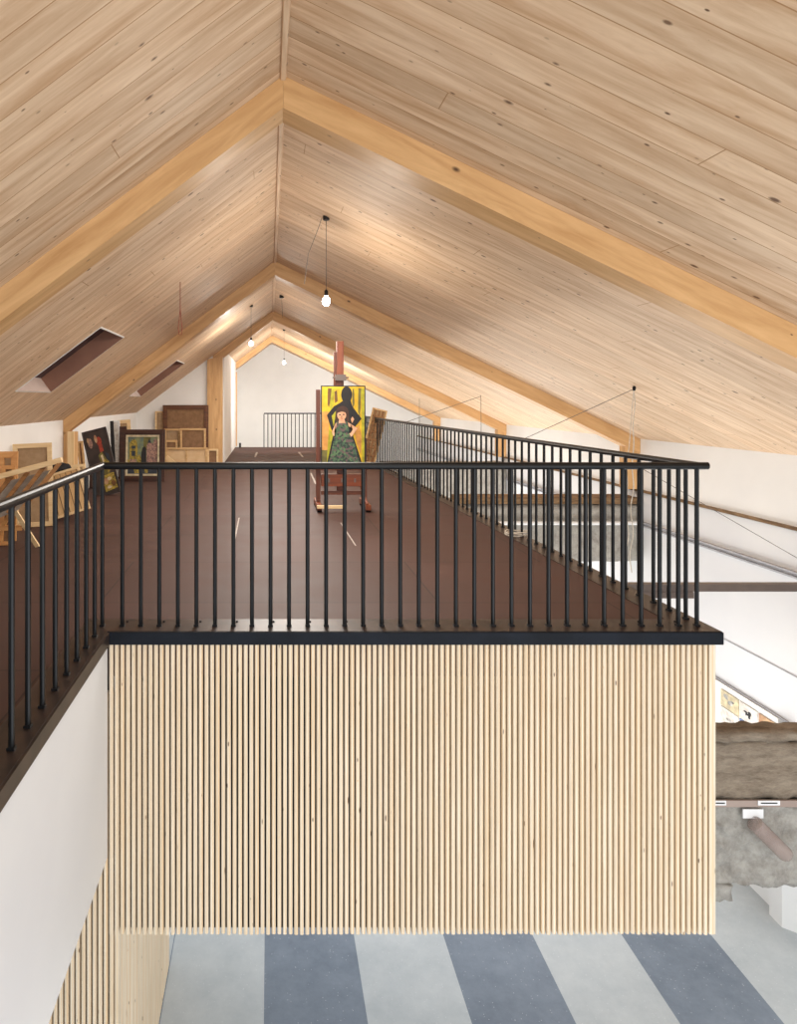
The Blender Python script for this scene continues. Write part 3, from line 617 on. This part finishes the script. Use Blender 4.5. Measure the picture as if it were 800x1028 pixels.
# ------------------------------------------------------------------ canvases and frames
PI = math.pi
def canvas(name, loc, wd, ht, label, fw=.05, fmat='stretcher_wood', cmat='canvas_brown', th=.03, lean=0, yaw=0, roll=0, bars=0, vbars=0, cat='canvas', group=None, items=None, box_=None, base=None, barmat=None, liner=None, ridge=False):
    t = empty(name, loc, label, cat, group); t.rotation_mode = 'XYZ'
    t.matrix_world = Matrix.Translation(loc) @ Matrix.Rotation(math.radians(yaw), 4, 'Z') @ Matrix.Rotation(math.radians(-lean), 4, 'X') @ Matrix.Rotation(math.radians(roll), 4, 'Y')
    bm = bmesh.new(); w2 = wd/2
    def rail(poly_out, poly_in, y0, y1):
        for i in range(4):
            a, b = poly_out[i], poly_out[(i+1)%4]; c, d = poly_in[(i+1)%4], poly_in[i]
            prism(bm, [a, b, c, d], y0, y1)
    o_ = [(-w2, 0), (w2, 0), (w2, ht), (-w2, ht)]; i_ = [(-w2+fw, fw), (w2-fw, fw), (w2-fw, ht-fw), (-w2+fw, ht-fw)]
    rail(o_, i_, 0, th)
    if ridge:
        q = fw*.35; rail([(-w2+q, q), (w2-q, q), (w2-q, ht-q), (-w2+q, ht-q)], [(-w2+q*2, q*2), (w2-q*2, q*2), (w2-q*2, ht-q*2), (-w2+q*2, ht-q*2)], -.012, 0)
    bevel(obj('frame', bm, fmat, t), .003, 1)
    if bars or vbars:
        bm = bmesh.new()
        for k in range(bars): z = ht*(k+1)/(bars+1); box(bm, -w2+fw, w2-fw, .003, th-.006, z-.022, z+.022)
        for k in range(vbars): x = -w2+wd*(k+1)/(vbars+1); box(bm, x-.02, x+.02, .004, th-.007, fw, ht-fw)
        obj('crossbar', bm, barmat or fmat, t)
    if liner:
        bm = bmesh.new(); q = fw-.001; l2 = fw+.035
        o2 = [(-w2+q, q), (w2-q, q), (w2-q, ht-q), (-w2+q, ht-q)]; i2 = [(-w2+l2, l2), (w2-l2, l2), (w2-l2, ht-l2), (-w2+l2, ht-l2)]
        for i in range(4): prism(bm, [o2[i], o2[(i+1)%4], i2[(i+1)%4], i2[i]], .006, th-.004)
        obj('liner', bm, liner, t)
    obj('canvas', B(-w2+fw*.7, w2-fw*.7, th-.005, th-.001, fw*.7, ht-fw*.7), cmat, t)
    if items:
        f2 = fw+(.033 if liner else 0)
        pc = picture(wd-2*f2, ht-2*f2, box_, items, 'picture', t, y=th-.008, base=base); pc.location.z = f2
    return t
def fl(x, Y): return Vector(((x-VX)/F*Y, Y, ZF+.002))
wpx = lambda n, Y: n/F*Y

cath = [('sky', [(540, 285), (830, 285), (830, 640), (540, 640)]), ('olive', [(690, 290), (760, 290), (740, 420), (690, 400)]),
 ('towers', [(556, 350), (575, 318), (600, 306), (626, 330), (634, 380), (634, 500), (556, 500)]), ('navy', [(576, 370), (614, 370), (612, 400), (578, 400)]), ('navy', [(576, 420), (614, 420), (612, 470), (578, 470)]),
 ('black', [(672, 430), (682, 390), (700, 375), (716, 395), (720, 540), (664, 540)]), ('pinktower', [(722, 360), (740, 345), (784, 345), (800, 380), (810, 540), (722, 540)]), ('navy', [(728, 345), (746, 300), (766, 345)]),
 ('pinktower', [(786, 320), (806, 300), (826, 330), (826, 560), (790, 560)]), ('towers', [(632, 480), (650, 450), (668, 480), (668, 545), (628, 545)]), ('towers', [(540, 500), (560, 505), (570, 545), (540, 545)]),
 ('pinktower', [(560, 500), (620, 500), (628, 545), (566, 545)]), ('navy', [(540, 548), (830, 548), (830, 640), (540, 640)]), ('towers', [(600, 600), (640, 585), (660, 630), (610, 635)]), ('towers', [(700, 590), (740, 600), (735, 632), (705, 628)])]
canvas('framed_painting', fl(142.5, 12.4), wpx(45, 12.4), wpx(52, 12.4)*1.0, 'framed cathedral painting in a dark brown frame with cream liner', fw=.10, fmat='dark_frame', cmat='paint_navy', th=.05, lean=5, liner='paint_cream', cat='painting', items=cath, box_=(540, 285, 830, 640), base='sky', ridge=True)
vase = [('pinktower', (120, 150, 30, 50)), ('rust', (100, 120, 16, 26)), ('red', (235, 150, 34, 44)), ('red', [(215, 170), (262, 170), (268, 250), (222, 262)]), ('rust', (200, 120, 18, 40)),
 ('olive', [(190, 280), (240, 250), (300, 380), (280, 480), (210, 470)]), ('cream', [(215, 290), (240, 280), (262, 400), (236, 420)]), ('towers', [(240, 330), (300, 340), (310, 440), (262, 460)]), ('navy', [(278, 260), (320, 290), (330, 360), (290, 350)]),
 ('towers', [(170, 480), (330, 470), (340, 620), (180, 640)]), ('rust', (210, 540, 34, 30)), ('cream', (260, 520, 26, 16)), ('brown', (300, 570, 30, 30)), ('cream', (240, 600, 30, 14))]
canvas('unframed_painting', fl(109, 10.62), wpx(25.5, 10.6), wpx(68, 10.6), 'tall dark unframed painting with red figure and yellow shapes, tilted left', fw=.02, fmat='paint_darkground', cmat='paint_darkground', th=.03, lean=6, roll=-14.5, cat='painting', items=vase, box_=(60, 40, 350, 660), base='darkground')

# wall side, from far to near: back row at the partition
Yp = 15.25
canvas('stretched_canvas', fl(187, 15.02), wpx(43, 15.0), wpx(19.5, 15.0), 'wide pale blank panel in a stretcher at the foot of the canvas stack', fmat='stretcher_wood', cmat='panel_pale', vbars=1, lean=3, th=.03)
canvas('stretched_canvas', fl(213.5, 15.15), wpx(11, 15.1), wpx(17.5, 15.1), 'narrow brown canvas in pale frame leaning against the broad pine post', fw=.04, fmat='pale_pine', cmat='canvas_dark', lean=2)
canvas('stretched_canvas', fl(193.5, 15.22), wpx(26, 15.2), wpx(38, 15.2), 'brown-backed canvas in pale stretcher below the carved frame', cmat='canvas_dark', lean=2, fw=.045)
canvas('stretched_canvas', fl(171.5, 15.22), wpx(13, 15.2), wpx(26, 15.2), 'small pale stretcher half behind the cathedral painting, lower one', cmat='canvas_dark', lean=2, fw=.045, bars=1)
canvas('stretched_canvas', fl(172.5, 15.34), wpx(16, 15.3), wpx(37, 15.3), 'taller pale stretcher behind the small one under the carved frame', cmat='canvas_brown', lean=2, fw=.04, bars=2)
canvas('picture_frame', fl(186.2, 15.42), wpx(46, 15.4), wpx(60.5, 15.4), 'large dark brown carved frame seen from behind, top of the canvas stack', fw=.10, fmat='carved_frame', cmat='canvas_dark', lean=1, ridge=True, bars=1, cat='frame')
canvas('stretched_canvas', fl(160, 15.47), wpx(9, 15.5), wpx(54, 15.5), 'narrow pale canvas edge left of the carved frame', fmat='pale_pine', cmat='canvas_brown', lean=.5, fw=.035)
tag(bevel(obj('timber_block', B(-.16, .16, -.03, .03, 0, .10), 'pale_pine')), 'pale timber block tilted beside the cathedral painting', 'wood block')
bpy.data.objects['timber_block'].location = P(171, 466, 14.7); bpy.data.objects['timber_block'].rotation_euler = (0, math.radians(40), 0)
bpy.data.objects['timber_block'].location.z = ZF+.11
# along the left wall behind the two paintings
canvas('stretched_canvas', fl(127, 13.6), wpx(14, 14), wpx(53, 14), 'dark-edged canvas in white frame standing high behind the cathedral painting', fw=.07, fmat='pale_pine', cmat='canvas_brown', lean=3, yaw=8, roll=-4, bars=1)
canvas('stretched_canvas', fl(119, 13.2), wpx(12, 13.2), wpx(48, 13.2), 'stacked pale stretcher between the tilted painting and the cathedral painting', fw=.045, fmat='pale_pine', cmat='canvas_brown', lean=3, roll=-8)
canvas('stretched_canvas', fl(118, 13.1), wpx(9, 13), wpx(57, 13), 'thin white canvas edge above the tilted dark painting', fw=.03, fmat='white_metal', cmat='paint_white', lean=2, roll=-3)
canvas('stretched_canvas', fl(114.5, 12.8), wpx(3.5, 12.8), wpx(58, 12.8), 'thin black canvas edge beside the white one above the tilted painting', fw=.03, fmat='paint_black', cmat='paint_black', lean=2, roll=-3)
canvas('picture_frame', fl(122.5, 12.75), wpx(7, 12.7), wpx(53, 12.7), 'dark reddish frame edge directly left of the cathedral painting', fw=.05, fmat='dark_frame', cmat='dark_frame', lean=4, cat='frame')
canvas('picture_frame', fl(97, 11.4), wpx(15, 11.4), wpx(54, 11.4), 'dark frame in shade behind the tilted dark painting', fw=.05, fmat='dark_frame', cmat='black_cloth', lean=4, cat='frame')
canvas('stretched_canvas', fl(85, 10.45), wpx(6, 10.4), wpx(56, 10.4), 'slim pale stretcher upright between the plank and the dark painting', fw=.03, fmat='stretcher_wood', cmat='canvas_dark', lean=3, roll=-6)
tag(bevel(obj('timber_plank', B(P(68, 0, 9.85).x, P(74.5, 0, 9.85).x, 9.83, 9.87, ZF+.001, pz(433, 9.85)), 'pale_pine', grain=(0, 0, 1))), 'pale upright plank beside the post at the left wall', 'plank')
# near left group
canvas('stretched_canvas', fl(34, 7.95), wpx(38, 7.95), wpx(84, 7.95), 'pale stretcher with brown canvas and dark top edge leaning on the left wall', fw=.055, fmat='pale_pine', cmat='canvas_brown', lean=5, yaw=10, roll=-2)
canvas('picture_frame', fl(5.5, 7.15), wpx(20, 7.15), wpx(90, 7.15), 'orange-brown wooden frame at the left picture edge', fw=.07, fmat='orange_wood', cmat='canvas_brown', lean=5, yaw=6, bars=1, cat='frame')
canvas('picture_frame', fl(6, 6.95), wpx(14, 6.95), wpx(80, 6.95), 'smaller orange wooden frame in front of the larger orange frame', fw=.04, fmat='orange_wood', cmat='canvas_dark', lean=6, yaw=4, cat='frame')
canvas('stretched_canvas', fl(80, 9.6), wpx(16, 9.6), wpx(41, 9.6), 'small cream stretcher standing behind the slatted panel', fw=.045, fmat='pale_pine', cmat='panel_pale', lean=7, roll=-5, yaw=4)
# slatted panel
tp = canvas('slatted_panel', P(74, 515, 8.35)+Vector((0, 0, .0)), wpx(34, 8.4), wpx(45, 8.4), 'pale slatted wooden panel leaning behind the left railing', fw=.03, fmat='pale_pine', cmat='slat_brown_wood', lean=12, roll=-17, yaw=8, cat='panel')
tp.location.z = ZF+.09
bm = bmesh.new(); w_ = wpx(34, 8.4); h_ = wpx(45, 8.4)
for k in range(5): x0 = -w_/2+.035+k*(w_-.07)/5; obj('slat', B(x0+.004, x0+(w_-.07)/5-.006, .006, .02, .03, h_-.03), 'stretcher_wood', tp, grain=(0, 0, 1))
# dark cloth covered bundle
bm = bmesh.new(); bmesh.ops.create_icosphere(bm, subdivisions=4, radius=1)
for v in bm.verts:
    d = noise.fractal(v.co*2.2, 1, 2, 4); v.co *= 1+.16*d
    v.co = Vector((v.co.x*.25, v.co.y*.22, max(-.0, v.co.z*.40+.28)*1.0))
o = obj('covered_bundle', bm, 'black_cloth', smooth=True); o.location = (P(57, 0, 8.75).x, 8.8, ZF+.002); tag(o, 'bundle covered in black cloth behind the wooden rack', 'bundle')
# wooden rack: long pale bar, slanting slats and grey panels between them
RY = 6.9
t = empty('wooden_rack', fl(30, RY), 'slanted wooden rack with pale top bar and brown slats at far left', 'rack')
O = fl(30, RY); pp = lambda x, y, Y: P(x, y, Y)-O
def bar(bm, a, b, w_, d_):
    a, b = Vector(a), Vector(b); d = (b-a).normalized(); n_ = Vector((0, 1, 0)); s = d.cross(n_).normalized()
    v = [bm.verts.new(p+s*i*w_/2+n_*j*d_/2) for p in (a, b) for i, j in ((-1, -1), (1, -1), (1, 1), (-1, 1))]
    for q in ((3, 2, 1, 0), (4, 5, 6, 7), (0, 1, 5, 4), (1, 2, 6, 5), (2, 3, 7, 6), (3, 0, 4, 7)): bm.faces.new([v[i] for i in q])
bm = bmesh.new(); bar(bm, pp(-14, 482, RY-.1), pp(62.5, 461.5, RY+.05), .055, .05); bevel(obj('top_bar', bm, 'pale_pine', t), .006)
for a, b in (((60, 465), (25, 508)), ((44, 469), (8, 515)), ((28, 474), (-8, 521)), ((12, 478), (-26, 525))):
    bm = bmesh.new(); bar(bm, pp(*a, RY+.04), pp(*b, RY-.5), .04, .03); obj('slat', bm, 'slat_brown_wood', t)
bm = bmesh.new(); v = [bm.verts.new(pp(x, y, Y)) for x, y, Y in ((50, 472, RY+.1), (18, 512, RY-.36), (-24, 530, RY-.44), (4, 484, RY+.1))]; bm.faces.new(v)
v = [bm.verts.new(q.co+Vector((0, .015, .0))) for q in v]; bm.faces.new(v[::-1]); obj('panel', bm, 'canvas_grey', t)
bm = bmesh.new(); bar(bm, pp(14, 511, RY-.25), pp(38, 549, RY-.02), .04, .03); 
obj('leg', bm, 'pale_pine', t)
bm = bmesh.new(); bar(bm, pp(20, 500, RY-.3), pp(-10, 549, RY-.02), .04, .03); obj('leg', bm, 'orange_wood', t)
bm = bmesh.new(); bar(bm, pp(-12, 530, RY-.15), pp(22, 530, RY-.15), .05, .03); obj('crossbar', bm, 'orange_wood', t)
# pale stack leaning on the far right railing
ts = canvas('stretcher_bundle', fl(369, 15.7), wpx(15, 15.9), wpx(55, 15.9), 'bundle of pale stretcher frames leaning on the right railing behind the easel', fw=.035, fmat='stretcher_wood', cmat='panel_pale', roll=14, lean=5, bars=6, vbars=3, th=.05, cat='frame bundle', barmat='slat_brown_wood')
ts.location.z += .03
# tape marks on the loft floor
def tape(x0, y0, x1, y1, label, wd=.03):
    a = P(x0, y0, 1020/(y0-VY)); b = P(x1, y1, 1020/(y1-VY)); a.z = b.z = ZF+.0015; d = (b-a).normalized(); s = Vector((-d.y, d.x, 0))*wd/2
    bm = bmesh.new(); z_ = Vector((0, 0, .0015)); lo = [bm.verts.new(q) for q in (a-s, a+s, b+s, b-s)]; hi = [bm.verts.new(q.co+z_) for q in lo]
    bm.faces.new(lo[::-1]); bm.faces.new(hi)
    for i in range(4): bm.faces.new((lo[i], lo[(i+1)%4], hi[(i+1)%4], hi[i]))
    tag(obj('floor_tape', bm, 'tape'), label, 'tape', 'tape marks on the loft floor')
tape(256, 459, 258, 454, 'pale tape mark on the floor nearer the broad post', .05); tape(304, 459, 300, 454, 'pale tape mark on the far floor left of the easel', .05)
tape(317, 486, 312, 475, 'pale tape mark on the floor at the left easel foot'); tape(234, 550, 240, 520, 'pale tape line on the floor near the front railing, left of centre', .015)
tape(342, 525, 357, 548, 'thin pale scratch line on the floor in front of the easel', .012)
tag(obj('floor_stub', B(P(240, 0, 21.2).x, P(242, 0, 21.2).x, 21.15, 21.21, ZF+.001, ZF+.14), 'black_metal'), 'small dark stub post left of the distant railing', 'stub post')
